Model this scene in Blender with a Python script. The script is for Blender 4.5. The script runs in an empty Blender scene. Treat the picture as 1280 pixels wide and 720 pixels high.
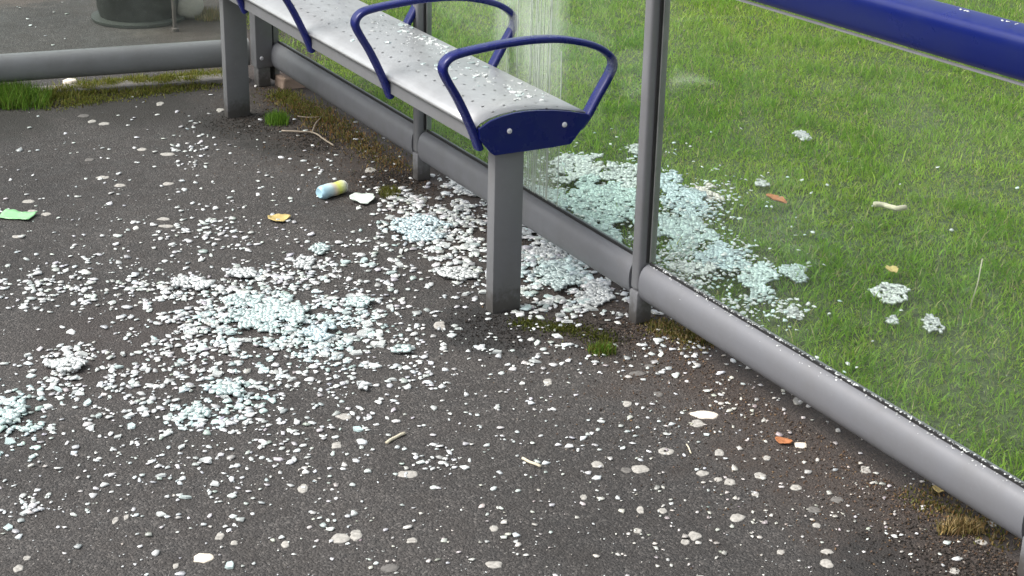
import bpy, bmesh, math, random
import numpy as np
from mathutils import Vector, Matrix, noise
random.seed(7); rng = np.random.default_rng(11)
scn = bpy.context.scene
COL = scn.collection

# ------------------------------------------------------------------ camera
F, PITCH, YAW, ROLL = 2075.7, 0.39266, 0.51937, 0.02207      # focal length for a 1280 px wide picture
EYE = np.array([0.0, 0.0, 1.6])
f_ = np.array([math.sin(YAW)*math.cos(PITCH), math.cos(YAW)*math.cos(PITCH), -math.sin(PITCH)])
r_ = np.array([math.cos(YAW), -math.sin(YAW), 0.0]); u_ = np.cross(r_, f_)
cr, sr = math.cos(ROLL), math.sin(ROLL)
r_, u_ = cr*r_ + sr*u_, cr*u_ - sr*r_
def at(px, py, z=0.0):
    """point of the world at height z that the photograph shows at px, py"""
    d = f_*F + r_*(px-640) - u_*(py-360)
    p = EYE + (z-EYE[2])/d[2]*d
    return Vector((float(p[0]), float(p[1]), z))
def depth(x, y, z=0.0):
    return (np.stack([x, y, np.zeros_like(x)+z], -1) - EYE) @ f_
def to_px(x, y, z=0.0):
    q = np.stack([x, y, np.zeros_like(x)+z], -1) - EYE
    w = q @ f_
    return 640+F*(q@r_)/w, 360-F*(q@u_)/w
cam = bpy.data.cameras.new('camera'); co = bpy.data.objects.new('camera', cam); COL.objects.link(co)
cam.sensor_width = 36; cam.lens = 36*F/1280; cam.clip_start = 0.05; cam.clip_end = 500
M4 = Matrix(((r_[0], u_[0], -f_[0], 0), (r_[1], u_[1], -f_[1], 0), (r_[2], u_[2], -f_[2], 1.6), (0, 0, 0, 1)))
co.matrix_world = M4
scn.camera = co

# ------------------------------------------------------------------ light
w = bpy.data.worlds.new('World'); scn.world = w; w.use_nodes = True
nt = w.node_tree; bg = nt.nodes['Background']
sky = nt.nodes.new('ShaderNodeTexSky'); sky.sky_type = 'NISHITA'; sky.sun_disc = False
SUN_EL, SUN_AZ = math.radians(52), math.radians(-68)          # azimuth from +Y towards +X
sky.sun_elevation = SUN_EL; sky.sun_rotation = SUN_AZ
sky.air_density = 1.0; sky.dust_density = 4.0; sky.ozone_density = 1.0
hs = nt.nodes.new('ShaderNodeHueSaturation'); hs.inputs['Saturation'].default_value = 0.28
nt.links.new(sky.outputs[0], hs.inputs['Color']); nt.links.new(hs.outputs[0], bg.inputs[0])
bg.inputs[1].default_value = 0.12
sl = bpy.data.lights.new('sun', 'SUN'); sl.energy = 1.3; sl.angle = math.radians(35); sl.color = (1.0, 0.97, 0.93)
so = bpy.data.objects.new('sun', sl); COL.objects.link(so)
sd = Vector((math.sin(SUN_AZ)*math.cos(SUN_EL), math.cos(SUN_AZ)*math.cos(SUN_EL), math.sin(SUN_EL)))
so.rotation_euler = sd.to_track_quat('Z', 'Y').to_euler(); so.location = (0, 0, 6)
scn.view_settings.view_transform = 'Standard'; scn.view_settings.look = 'None'
scn.view_settings.exposure = 1.2; scn.view_settings.gamma = 1.0

# ------------------------------------------------------------------ material helpers
class NT:
    def __init__(s, name):
        s.m = bpy.data.materials.new(name); s.m.use_nodes = True
        s.t = s.m.node_tree; s.p = s.t.nodes['Principled BSDF']; s.out = s.t.nodes['Material Output']
        s.geo = None
    def n(s, typ, **kw):
        nd = s.t.nodes.new(typ)
        for k, v in kw.items():
            if k in nd.inputs: nd.inputs[k].default_value = v
            else: setattr(nd, k, v)
        return nd
    def l(s, a, b): s.t.links.new(a, b)
    def obj(s): return s.n('ShaderNodeTexCoord').outputs['Object']
    def pos(s): return s.n('ShaderNodeNewGeometry').outputs['Position']
    def noise(s, vec, scale, detail=3, rough=.55):
        nd = s.n('ShaderNodeTexNoise', Scale=scale, Detail=detail, Roughness=rough)
        s.l(vec, nd.inputs['Vector']); return nd.outputs['Fac']
    def ramp(s, fac, stops):
        r = s.n('ShaderNodeValToRGB'); e = r.color_ramp.elements
        while len(e) < len(stops): e.new(.5)
        for el, (p, c) in zip(e, stops):
            el.position = p; el.color = (c, c, c, 1) if isinstance(c, (int, float)) else (*c, 1)
        s.l(fac, r.inputs[0]); return r.outputs['Color']
    def mix(s, fac, a, b, mode='MIX'):
        m = s.n('ShaderNodeMix', data_type='RGBA', blend_type=mode)
        for i, v in ((0, fac), (6, a), (7, b)):
            if isinstance(v, (int, float)): m.inputs[i].default_value = v
            elif isinstance(v, tuple): m.inputs[i].default_value = (*v, 1)
            else: s.l(v, m.inputs[i])
        return m.outputs[2]
    def math(s, op, a, b=0.0):
        m = s.n('ShaderNodeMath', operation=op)
        for i, v in ((0, a), (1, b)):
            if isinstance(v, (int, float)): m.inputs[i].default_value = v
            else: s.l(v, m.inputs[i])
        return m.outputs[0]
    def bump(s, h, strength=.3, dist=.01):
        b = s.n('ShaderNodeBump', Strength=strength, Distance=dist); s.l(h, b.inputs['Height'])
        s.l(b.outputs[0], s.p.inputs['Normal'])
    def base(s, c):
        if isinstance(c, tuple): s.p.inputs['Base Color'].default_value = (*c, 1)
        else: s.l(c, s.p.inputs['Base Color'])
    def set(s, **kw):
        for k, v in kw.items():
            k = k.replace('_', ' ')
            if isinstance(v, (int, float)): s.p.inputs[k].default_value = v
            else: s.l(v, s.p.inputs[k])
        return s

def mat_paint(name, col, rough=.45, dirt=.35, bump=.02, dirtcol=(.10, .095, .085), coat=0.0):
    a = NT(name); v = a.pos()
    n1 = a.noise(v, 9, 6, .65); n2 = a.noise(v, 70, 4, .6)
    k = a.ramp(n1, [(.45, 0.0), (.78, 1.0)])
    spk = a.ramp(n2, [(.62, 0.0), (.70, 1.0)])
    c = a.mix(a.math('MULTIPLY', k, dirt), col, dirtcol)
    sz = a.n('ShaderNodeSeparateXYZ'); a.l(v, sz.inputs[0])
    q = a.math('ADD', sz.outputs[2], a.math('MULTIPLY', a.math('SUBTRACT', n2, .5), .10))
    sp = a.n('ShaderNodeMapRange', interpolation_type='SMOOTHSTEP'); a.l(q, sp.inputs[0])
    sp.inputs[1].default_value = .015; sp.inputs[2].default_value = .075; sp.inputs[3].default_value = .75; sp.inputs[4].default_value = 0
    c = a.mix(sp.outputs[0], c, (.05, .044, .036))          # mud splashed up from the ground
    mp = a.n('ShaderNodeMapping'); mp.inputs['Scale'].default_value = (60, 14, 30); a.l(v, mp.inputs[0])
    scr = a.ramp(a.noise(mp.outputs[0], 3.0, 5, .7), [(.68, 0.0), (.73, .5)])
    c = a.mix(scr, c, tuple(min(1, x*1.5+.03) for x in col))
    c = a.mix(a.math('MULTIPLY', spk, dirt*.5), c, tuple(min(1, x*1.25+.02) for x in col))
    a.base(c); a.set(Roughness=a.ramp(n1, [(.3, rough*.8), (.8, min(1, rough*1.4))]))
    a.bump(a.noise(v, 40, 4), bump, .004)
    if 'blue' in name: a.p.inputs['Specular IOR Level'].default_value = .3
    if coat: a.set(Coat_Weight=coat, Coat_Roughness=.12)
    return a.m
def mat_attr(name, rough=.6, spec=.5, trans=0.0, mul=1.0):
    a = NT(name)
    at_ = a.n('ShaderNodeAttribute', attribute_name='tint')
    v = a.pos(); n = a.noise(v, 60, 3)
    a.base(a.mix(1.0, at_.outputs['Color'], a.ramp(n, [(.25, .75*mul), (.75, 1.15*mul)]), 'MULTIPLY'))
    a.set(Roughness=rough); a.p.inputs['Specular IOR Level'].default_value = spec
    if trans:
        td = a.n('ShaderNodeBsdfTranslucent'); a.l(at_.outputs['Color'], td.inputs[0])
        mx = a.n('ShaderNodeMixShader', Fac=trans)
        a.l(a.p.outputs[0], mx.inputs[1]); a.l(td.outputs[0], mx.inputs[2]); a.l(mx.outputs[0], a.out.inputs[0])
    return a.m

# asphalt ------------------------------------------------------------
def mat_asphalt():
    a = NT('asphalt'); v = a.pos()
    big = a.noise(v, 1.6, 5, .6); mid = a.noise(v, 14, 5, .65); fine = a.noise(v, 190, 3, .7)
    vor = a.n('ShaderNodeTexVoronoi', Scale=210.0); a.l(v, vor.inputs['Vector'])
    stones = a.ramp(a.n_sep(vor.outputs['Color']), [(.0, .55), (.75, 1.0), (.93, 1.55), (1.0, 2.6)]) if False else None
    sep = a.n('ShaderNodeSeparateColor'); a.l(vor.outputs['Color'], sep.inputs[0])
    agg = a.ramp(sep.outputs[0], [(.0, (.024, .0215, .020)), (.55, (.043, .039, .036)), (.86, (.066, .060, .055)), (.97, (.11, .10, .092))])
    c = a.mix(a.ramp(mid, [(.35, .0), (.7, .5)]), agg, (.042, .036, .0315))
    c = a.mix(1.0, c, a.ramp(big, [(.3, .68), (.7, 1.26)]), 'MULTIPLY')
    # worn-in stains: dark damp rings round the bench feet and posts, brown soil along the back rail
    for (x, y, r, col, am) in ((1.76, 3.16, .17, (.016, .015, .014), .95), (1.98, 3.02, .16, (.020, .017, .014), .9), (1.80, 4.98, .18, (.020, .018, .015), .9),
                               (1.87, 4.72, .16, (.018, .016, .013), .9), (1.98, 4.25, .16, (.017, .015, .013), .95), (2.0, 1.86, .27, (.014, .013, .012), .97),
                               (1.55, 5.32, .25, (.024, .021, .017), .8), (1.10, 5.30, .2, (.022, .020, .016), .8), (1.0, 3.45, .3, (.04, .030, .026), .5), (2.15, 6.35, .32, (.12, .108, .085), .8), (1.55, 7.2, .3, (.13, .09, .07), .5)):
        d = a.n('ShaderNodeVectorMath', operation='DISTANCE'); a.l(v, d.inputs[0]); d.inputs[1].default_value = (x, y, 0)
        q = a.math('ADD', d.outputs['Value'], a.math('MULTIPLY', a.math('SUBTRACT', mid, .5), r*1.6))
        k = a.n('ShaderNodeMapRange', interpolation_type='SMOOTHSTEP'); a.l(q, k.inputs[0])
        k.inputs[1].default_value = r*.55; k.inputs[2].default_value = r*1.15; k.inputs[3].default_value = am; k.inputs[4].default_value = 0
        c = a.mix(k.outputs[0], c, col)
    sx = a.n('ShaderNodeSeparateXYZ'); a.l(v, sx.inputs[0])
    q = a.math('ADD', sx.outputs[0], a.math('MULTIPLY', a.math('SUBTRACT', a.noise(v, 7, 5, .65), .5), .45))
    k = a.n('ShaderNodeMapRange', interpolation_type='SMOOTHSTEP'); a.l(q, k.inputs[0])
    k.inputs[1].default_value = 1.72; k.inputs[2].default_value = 2.06; k.inputs[4].default_value = .85
    soil = a.ramp(a.noise(v, 120, 4, .7), [(.3, (.018, .013, .010)), (.55, (.05, .036, .028)), (.8, (.11, .085, .065))])
    c = a.mix(k.outputs[0], c, soil)
    a.base(c); a.set(Roughness=a.ramp(mid, [(.3, .62), (.7, .9)]))
    h = a.math('ADD', a.math('MULTIPLY', vor.outputs['Distance'], -.7), a.math('ADD', fine, a.math('MULTIPLY', mid, .8)))
    a.bump(h, .75, .006)
    return a.m
def mat_soil():
    a = NT('lawn_soil'); v = a.pos()
    a.base(a.ramp(a.noise(v, 45, 8, .75), [(.36, (.022, .03, .010)), (.52, (.05, .085, .018)), (.68, (.12, .14, .05))])); a.set(Roughness=.95)
    a.bump(a.noise(v, 90, 4), .8, .01); return a.m
def mat_concrete(name='concrete', c0=(.11, .105, .095), c1=(.22, .205, .18)):
    a = NT(name); v = a.pos()
    a.base(a.ramp(a.noise(v, 22, 7, .7), [(.3, c0), (.75, c1)])); a.set(Roughness=.9)
    a.bump(a.noise(v, 110, 5, .7), .5, .004); return a.m
def mat_seat():
    a = NT('perforated_seat_steel'); v = a.pos()
    sx = a.n('ShaderNodeSeparateXYZ'); a.l(v, sx.inputs[0])
    P = .050
    ix = a.math('FLOOR', a.math('DIVIDE', sx.outputs[0], P*.866))
    ox = a.math('MULTIPLY', a.math('FLOORED_MODULO', ix, 2.0), P*.5)
    fx = a.math('SUBTRACT', a.math('FLOORED_MODULO', sx.outputs[0], P*.866), P*.433)
    fy = a.math('SUBTRACT', a.math('FLOORED_MODULO', a.math('ADD', sx.outputs[1], ox), P), P*.5)
    d = a.math('SQRT', a.math('ADD', a.math('MULTIPLY', fx, fx), a.math('MULTIPLY', fy, fy)))
    inx = a.math('MULTIPLY', a.math('GREATER_THAN', sx.outputs[0], 1.775), a.math('LESS_THAN', sx.outputs[0], 2.005))
    hole = a.math('MULTIPLY', a.math('LESS_THAN', d, .0034), inx)
    n1 = a.noise(v, 16, 6, .65)
    a.base(a.mix(a.ramp(n1, [(.4, 0.0), (.8, .6)]), (.44, .445, .45), (.31, .31, .31)))
    a.set(Roughness=.38, Metallic=.55); a.bump(a.noise(v, 60, 3), .03, .004)
    tr = a.n('ShaderNodeBsdfTransparent'); mx = a.n('ShaderNodeMixShader'); a.l(hole, mx.inputs[0])
    a.l(a.p.outputs[0], mx.inputs[1]); a.l(tr.outputs[0], mx.inputs[2]); a.l(mx.outputs[0], a.out.inputs[0])
    return a.m
def mat_glass(name, dirt=.06, streaks=None, tint=(.95, .975, .955)):
    a = NT(name); v = a.pos(); t = a.t; t.nodes.remove(a.p)
    tr = a.n('ShaderNodeBsdfTransparent'); tr.inputs[0].default_value = (*tint, 1)
    gl = a.n('ShaderNodeBsdfGlossy', Roughness=.03); lw = a.n('ShaderNodeLayerWeight', Blend=.5)
    fr = a.math('ADD', .02, a.math('MULTIPLY', a.math('POWER', lw.outputs['Facing'], 5.0), .55))
    m1 = a.n('ShaderNodeMixShader'); a.l(fr, m1.inputs[0]); a.l(tr.outputs[0], m1.inputs[1]); a.l(gl.outputs[0], m1.inputs[2])
    df = a.n('ShaderNodeBsdfDiffuse'); df.inputs[0].default_value = (.62, .66, .60, 1)
    k = a.ramp(a.noise(v, 3.2, 6, .7), [(.42, dirt*.25), (.62, dirt), (.8, dirt*2.6)])  # pale dirt film; on the plain panes it also paints in their sheen
    spk = a.ramp(a.noise(v, 130, 2, .5), [(.74, 0.0), (.78, .35)])
    k = a.math('MAXIMUM', k, spk)
    if streaks:
        y0, y1, am = streaks
        sx = a.n('ShaderNodeSeparateXYZ'); a.l(v, sx.inputs[0])
        mp = a.n('ShaderNodeMapping'); mp.inputs['Scale'].default_value = (0, 60, 1.6); a.l(v, mp.inputs[0])
        n = a.noise(mp.outputs[0], 1.0, 4, .6)
        c0 = (y0+y1)/2; hw = (y1-y0)/2
        q = a.math('DIVIDE', a.math('ABSOLUTE', a.math('SUBTRACT', sx.outputs[1], c0)), hw)
        win = a.n('ShaderNodeMapRange', interpolation_type='SMOOTHSTEP'); a.l(q, win.inputs[0])
        win.inputs[1].default_value = .35; win.inputs[2].default_value = 1.0; win.inputs[3].default_value = 1; win.inputs[4].default_value = 0
        st = a.ramp(n, [(.34, .12), (.52, am*.55), (.72, am)])
        k = a.math('MAXIMUM', k, a.math('MULTIPLY', st, win.outputs[0]))
    m2 = a.n('ShaderNodeMixShader'); a.l(k, m2.inputs[0]); a.l(m1.outputs[0], m2.inputs[1]); a.l(df.outputs[0], m2.inputs[2])
    a.l(m2.outputs[0], a.out.inputs[0]); return a.m
def mat_shard(name, col, varied=True):
    a = NT(name)
    oi = a.n('ShaderNodeObjectInfo'); v = a.pos()
    n = a.noise(v, 55, 2)
    c = a.mix(a.ramp(n, [(.35, 0.0), (.7, 1.0)]), col, tuple(x*.82 for x in col))
    c = a.mix(a.math('MULTIPLY', oi.outputs['Random'], .6), c, (.40, .42, .40))
    a.base(c); a.set(Roughness=.22); a.p.inputs['Specular IOR Level'].default_value = .7; a.p.inputs['Transmission Weight'].default_value = .22
    return a.m
def mat_flat(name, col, rough=.6, var=.25, scale=40):
    a = NT(name); v = a.pos()
    a.base(a.mix(a.ramp(a.noise(v, scale, 4), [(.3, 0.0), (.75, 1.0)]), col, tuple(x*(1-var) for x in col))); a.set(Roughness=rough)
    a.bump(a.noise(v, scale*2, 3), .15, .003); return a.m

M = dict(
    asphalt=mat_asphalt(), soil=mat_soil(), concrete=mat_concrete(), block=mat_concrete('pinkish_block', (.22, .16, .12), (.38, .28, .22)),
    grey=mat_paint('grey_paint', (.165, .166, .174), .42, .35), grey_leg=mat_paint('grey_leg_paint', (.148, .150, .155), .5, .4),
    tube=mat_paint('grey_tube_paint', (.146, .149, .161), .46, .34), tube_end=mat_paint('pale_tube_paint', (.185, .192, .192), .45, .45),  # end rail gets a paler grey with more dirt
    blue=mat_paint('blue_paint', (.003, .007, .105), .26, .30, .01, (.03, .035, .10), .2), blue_rail=mat_paint('blue_rail_paint', (.002, .010, .115), .30, .30, .01, (.02, .03, .09), .1),
    rubber=mat_flat('black_rubber', (.012, .012, .012), .7), bolt=mat_flat('zinc_bolt', (.6, .6, .62), .3, .2), seat=mat_seat(),
    g_plain=mat_glass('dusty_sheen_glass', .026), g_streak=mat_glass('streaked_glass', .035, (3.38, 3.86, .40), (.92, .97, .94)), g_end=mat_glass('grubby_end_glass', .075),
    strip=mat_flat('pale_clamp_strip', (.20, .205, .195), .5), drip=mat_flat('dried_white_drip', (.50, .55, .48), .5, .15),
    shard=mat_shard('white_glass_crumb', (.72, .75, .73)), shard_c=mat_shard('cyan_glass_crumb', (.60, .74, .72)), tint=mat_attr('tinted_glass_mass', .22, .7),
    grass=mat_attr('grass_blades', .5, .35, .5), litter=mat_attr('leaf_litter', .85, .25),
    gum=mat_flat('pale_gum', (.44, .42, .38), .85, .55, 150), gumgrey=mat_flat('grey_gum', (.16, .15, .138), .85, .5, 150), cream=mat_flat('cream_spot', (.74, .66, .55), .8, .15, 90),
    bin=mat_flat('dark_green_plastic', (.008, .011, .008), .45, .4, 6), rim=mat_flat('pale_green_rim', (.035, .042, .034), .6), pole=mat_flat('brown_pole', (.10, .085, .075), .6),
    stone=mat_concrete('pale_stone', (.28, .26, .22), (.45, .42, .36)), verge=mat_concrete('sandy_verge', (.085, .08, .065), (.17, .155, .125)),
    twig=mat_flat('bare_twig', (.30, .25, .19), .8), oleaf=mat_flat('orange_leaf', (.42, .16, .06), .7), yleaf=mat_flat('yellow_leaf', (.55, .42, .16), .7),
    wrap=mat_flat('green_wrapper', (.30, .62, .30), .35), lid=mat_flat('white_green_plastic', (.70, .78, .70), .4, .1), stick=mat_flat('pale_stick', (.62, .56, .42), .8),
)
def mat_can():
    a = NT('printed_can'); t = a.n('ShaderNodeTexCoord'); sx = a.n('ShaderNodeSeparateXYZ'); a.l(t.outputs['Object'], sx.inputs[0])
    n = a.noise(t.outputs['Object'], 45, 3)
    q = a.math('ADD', sx.outputs[0], a.math('MULTIPLY', a.math('SUBTRACT', n, .5), .012))
    k = a.n('ShaderNodeMapRange'); a.l(q, k.inputs[0]); k.inputs[1].default_value = -.045; k.inputs[2].default_value = .045
    c = a.ramp(k.outputs[0], [(.0, (.42, .66, .78)), (.35, (.62, .78, .80)), (.5, (.78, .66, .52)), (.68, (.66, .70, .14)), (.86, (.74, .76, .42)), (1., (.72, .72, .66))])
    a.base(c); a.set(Roughness=.3, Metallic=.15); return a.m
M['can'] = mat_can()

# ------------------------------------------------------------------ object helpers
def link(name, me, mat=None, parent=None, **props):
    o = bpy.data.objects.new(name, me); COL.objects.link(o)
    if mat is not None and me is not None: me.materials.append(mat)
    if parent is not None: o.parent = parent
    for k, v in props.items(): o[k] = v
    return o
def obj(name, bm, mat, parent=None, smooth=False, **props):
    me = bpy.data.meshes.new(name); bmesh.ops.recalc_face_normals(bm, faces=bm.faces); bm.to_mesh(me); bm.free()
    if smooth:
        for p in me.polygons: p.use_smooth = True
    return link(name, me, mat, parent, **props)
def thing(name, label, cat, loc=(0, 0, 0), group=None):
    o = bpy.data.objects.new(name, None); COL.objects.link(o); o.location = loc; o['label'] = label; o['category'] = cat
    o.empty_display_size = .1
    if group: o['group'] = group
    return o
def adopt(root):
    """parts were modelled in world space: keep them there under the thing's base"""
    for c in root.children: c.matrix_parent_inverse = Matrix.Translation(root.location).inverted()
def box(bm, x0, x1, y0, y1, z0, z1, bev=0.0, seg=2):
    vs = [bm.verts.new(p) for p in ((x0, y0, z0), (x1, y0, z0), (x1, y1, z0), (x0, y1, z0), (x0, y0, z1), (x1, y0, z1), (x1, y1, z1), (x0, y1, z1))]
    fs = [bm.faces.new([vs[i] for i in q]) for q in ((3, 2, 1, 0), (4, 5, 6, 7), (0, 1, 5, 4), (1, 2, 6, 5), (2, 3, 7, 6), (3, 0, 4, 7))]
    if bev:
        es = list({e for f in fs for e in f.edges})
        bmesh.ops.bevel(bm, geom=es, offset=bev, segments=seg, affect='EDGES', profile=.5)
    return bm
def sweep(bm, pts, prof, up=Vector((0, 0, 1)), closed=False):
    """prof: (a,b) offsets along side and up vectors"""
    pts = [Vector(p) for p in pts]; rings = []
    for i, p in enumerate(pts):
        t = (pts[min(i+1, len(pts)-1)] - pts[max(i-1, 0)]).normalized()
        s = t.cross(up).normalized(); v = s.cross(t).normalized()
        rings.append([bm.verts.new(p + s*a + v*b) for a, b in prof])
    n = len(prof)
    for A, B in zip(rings, rings[1:]):
        for i in range(n): bm.faces.new((A[i], A[(i+1) % n], B[(i+1) % n], B[i]))
    bm.faces.new(rings[0][::-1]); bm.faces.new(rings[-1])
    return bm
def circ(r, n=24, sx=1.0): return [(math.cos(2*math.pi*i/n)*r*sx, math.sin(2*math.pi*i/n)*r) for i in range(n)]
def catmull(P, k=6):
    P = [Vector(p) for p in P]; out = []
    Q = [P[0]*2-P[1]] + P + [P[-1]*2-P[-2]]
    for i in range(1, len(Q)-2):
        for j in range(k):
            t = j/k; a, b, c, d = Q[i-1:i+3]
            out.append(.5*((2*b)+(c-a)*t+(2*a-5*b+4*c-d)*t*t+(3*b-a-3*c+d)*t**3))
    return out + [P[-1]]
def smooth_auto(o, ang=35):
    for p in o.data.polygons: p.use_smooth = True
    try: o.data.set_sharp_from_angle(angle=math.radians(ang))
    except Exception: pass
    return o
def mesh_np(name, V, faces_flat, loop_tot, cols=None):
    me = bpy.data.meshes.new(name); nv = len(V); nf = len(loop_tot)
    me.vertices.add(nv); me.vertices.foreach_set('co', np.ascontiguousarray(V, np.float32).ravel())
    me.loops.add(len(faces_flat)); me.loops.foreach_set('vertex_index', np.ascontiguousarray(faces_flat, np.int32))
    me.polygons.add(nf); ls = np.concatenate([[0], np.cumsum(loop_tot)[:-1]]).astype(np.int32)
    me.polygons.foreach_set('loop_start', ls)
    if cols is not None:
        at_ = me.attributes.new('tint', 'FLOAT_COLOR', 'POINT')
        c4 = np.ones((nv, 4), np.float32); c4[:, :3] = cols; at_.data.foreach_set('color', c4.ravel())
    me.update(calc_edges=True); me.validate()
    return me
def vnoise(x, y, s, seed=0.0):
    return np.array([noise.noise((a*s+seed, b*s-seed, seed)) for a, b in zip(x, y)])

# ------------------------------------------------------------------ layout constants (metres)
XW, ZC, R = 2.102, .1065, .0475           # back wall line, rail axis height and radius
YC, YA, YB, YD = 5.385, 4.215, 3.035, 1.755   # corner post and three posts along the wall
SA = .166                                # end panel opens a little wider than square

# ------------------------------------------------------------------ ground
def sheet(name, poly, z, mat, **props):
    bm = bmesh.new(); vs = [bm.verts.new((x, y, z)) for x, y in poly]; bm.faces.new(vs)
    if bm.faces[:][0].normal.z < 0: bmesh.ops.reverse_faces(bm, faces=bm.faces)
    return obj(name, bm, mat, None, kind='structure', **props)
sheet('pavement', [(-60, -60), (XW+.10, -60), (XW+.10, 5.6), (2.75, 5.6), (2.75, 60), (-60, 60)], 0.0, M['asphalt'])
sheet('lawn_ground', [(XW+.10, -60), (80, -60), (80, 60), (2.75, 60), (2.75, 5.6), (XW+.10, 5.6)], -.004, M['soil'])
# low concrete edging under the end rail
e_dir = Vector((-math.cos(SA), math.sin(SA), 0)); e_nrm = Vector((-math.sin(SA), -math.cos(SA), 0))
E0 = Vector((XW-.06, YC+.065, 0))
bm = bmesh.new()
sweep(bm, [E0 + e_dir*t + e_nrm*-.035 + Vector((0, 0, .004)) for t in np.linspace(.02, 2.2, 12)], [(-.05, -.02), (.05, -.02), (.046, .008), (-.046, .010)])
obj('kerb', bm, M['concrete'], None, kind='structure')

# ------------------------------------------------------------------ shelter
sh = thing('bus_shelter', 'grey framed glass shelter with low round bottom rails, glass panes and a blue perch rail', 'bus shelter', (XW, 3.6, 0))
def tube(name, p0, p1, r, mat, n=28):
    bm = bmesh.new(); p0, p1 = Vector(p0), Vector(p1)
    k = 8
    pr = []
    for i in range(36):
        t = 2*math.pi*i/36; c, q = math.cos(t), math.sin(t)
        pr.append((math.copysign(abs(c)**.78, c)*.034, math.copysign(abs(q)**.86, q)*r))
    sweep(bm, [p0.lerp(p1, i/k) for i in range(k+1)], pr)
    return smooth_auto(obj(name, bm, mat, sh), 40)
tube('bottom_rail', (XW, YC-.02, ZC), (XW, YA+.021, ZC), R, M['tube'])
tube('bottom_rail', (XW, YA-.021, ZC), (XW, YB+.021, ZC), R, M['tube'])
tube('bottom_rail', (XW, YB-.021, ZC), (XW, YD+.021, ZC), R, M['tube'])
p0 = E0 + Vector((-.02, 0.0, ZC)); tube('bottom_rail', p0, p0 + e_dir*2.1, R, M['tube_end'])
def post(y, h=2.3, first=None):
    bm = bmesh.new()
    box(bm, XW-.034, XW+.012, y-.018, y+.018, .0, .085, .006)
    box(bm, XW-.033, XW-.001, y-.0165, y+.0165, .0853, h, .008, 3)
    p = smooth_auto(obj('post', bm, M['grey'], sh))
    bm = bmesh.new(); box(bm, XW-.006, XW+.010, y-.0245, y-.0170, ZC+R+.004, h, .001)
    obj('clamp_strip', bm, M['strip'], p)
    bm = bmesh.new(); box(bm, XW-.012, XW-.0065, y-.0215, y-.0172, ZC+R+.004, h)
    obj('seal', bm, M['rubber'], p)
    return p
for y in (YA, YB, YD): post(y)
# corner post stands on a narrower foot, with one bolt
bm = bmesh.new(); box(bm, 2.012, 2.075, YC-.035, YC+.02, .07, 2.3, .004); cp = smooth_auto(obj('post', bm, M['grey'], sh))
bm = bmesh.new(); box(bm, 2.020, 2.066, YC-.028, YC+.015, 0, .0695, .003); obj('post_foot', bm, M['grey'], cp)
bm = bmesh.new(); box(bm, 2.082, 2.104, YC-.022, YC+.006, .02, 2.3, .003); obj('clamp_strip', bm, M['strip'], cp)
bm = bmesh.new(); box(bm, 2.0752, 2.0818, YC-.028, YC+.010, .02, 2.3); obj('seal', bm, M['rubber'], cp)
def bolt(parent, c, ax, r=.006):
    bm = bmesh.new(); c = Vector(c); ax = Vector(ax); up = Vector((0, 0, 1))
    s = ax.cross(up).normalized()
    prev = None
    for rr, d in ((r, 0), (r, .002), (r*.75, .004), (r*.35, .0048), (r*.33, .0025)):
        ring = [bm.verts.new(c + ax*d + s*math.cos(t)*rr + up*math.sin(t)*rr) for t in np.linspace(0, 2*math.pi, 13)[:-1]]
        if prev:
            for i in range(12): bm.faces.new((prev[i], prev[(i+1) % 12], ring[(i+1) % 12], ring[i]))
        else: bm.faces.new(ring)
        prev = ring
    bm.faces.new(prev)
    return obj('bolt', bm, M['bolt'], parent)
bolt(cp, (2.032, YC-.035, .105), (0, -1, 0), .007)
def pane(y0, y1, mat):
    bm = bmesh.new(); box(bm, XW-.003, XW+.003, y0, y1, ZC+R-.004, 2.2)
    g = obj('glass_pane', bm, mat, sh)
    bm = bmesh.new(); box(bm, XW-.0075, XW-.0032, y0, y1, ZC+R-.006, ZC+R+.006); obj('gasket', bm, M['rubber'], g)
    return g
pane(YA+.025, YC-.03, M['g_plain'])
g2 = pane(YB+.025, YA-.025, M['g_streak'])
g3 = pane(YD+.025, YB-.025, M['g_plain'])
# dried drips running down the streaked pane
for k in range(15):
    y = random.choice([random.gauss(3.56, .035), random.uniform(3.42, 3.75), random.gauss(3.50, .02)])
    z1 = random.uniform(.55, 1.0); z0 = random.choice([.16, .16, random.uniform(.2, .5)])
    bm = bmesh.new(); wd = random.uniform(.0005, .0014)
    pts = []; yy = y
    for z in np.linspace(z1, z0, 18):
        yy += random.gauss(0, .0006); pts.append((XW-.0042, yy, z))
    prof = [(-wd, -.0006), (wd, -.0006), (wd*.6, .0009), (-wd*.6, .0009)]
    sweep(bm, pts, prof, up=Vector((-1, 0, 0))); obj('drip', bm, M['drip'], g2)
# end panel glass
bm = bmesh.new()
a0 = p0 + e_dir*.05; a1 = p0 + e_dir*2.1
q = [bm.verts.new(Vector((p.x, p.y, 0)) + e_nrm*s + Vector((0, 0, z))) for z in (ZC+R-.004, 2.2) for p, s in ((a0, .003), (a1, .003), (a1, -.003), (a0, -.003))]
for ids in ((0, 1, 2, 3), (4, 5, 6, 7), (0, 1, 5, 4), (1, 2, 6, 5), (2, 3, 7, 6), (3, 0, 4, 7)): bm.faces.new([q[i] for i in ids])
obj('glass_pane', bm, M['g_end'], sh)
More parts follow.
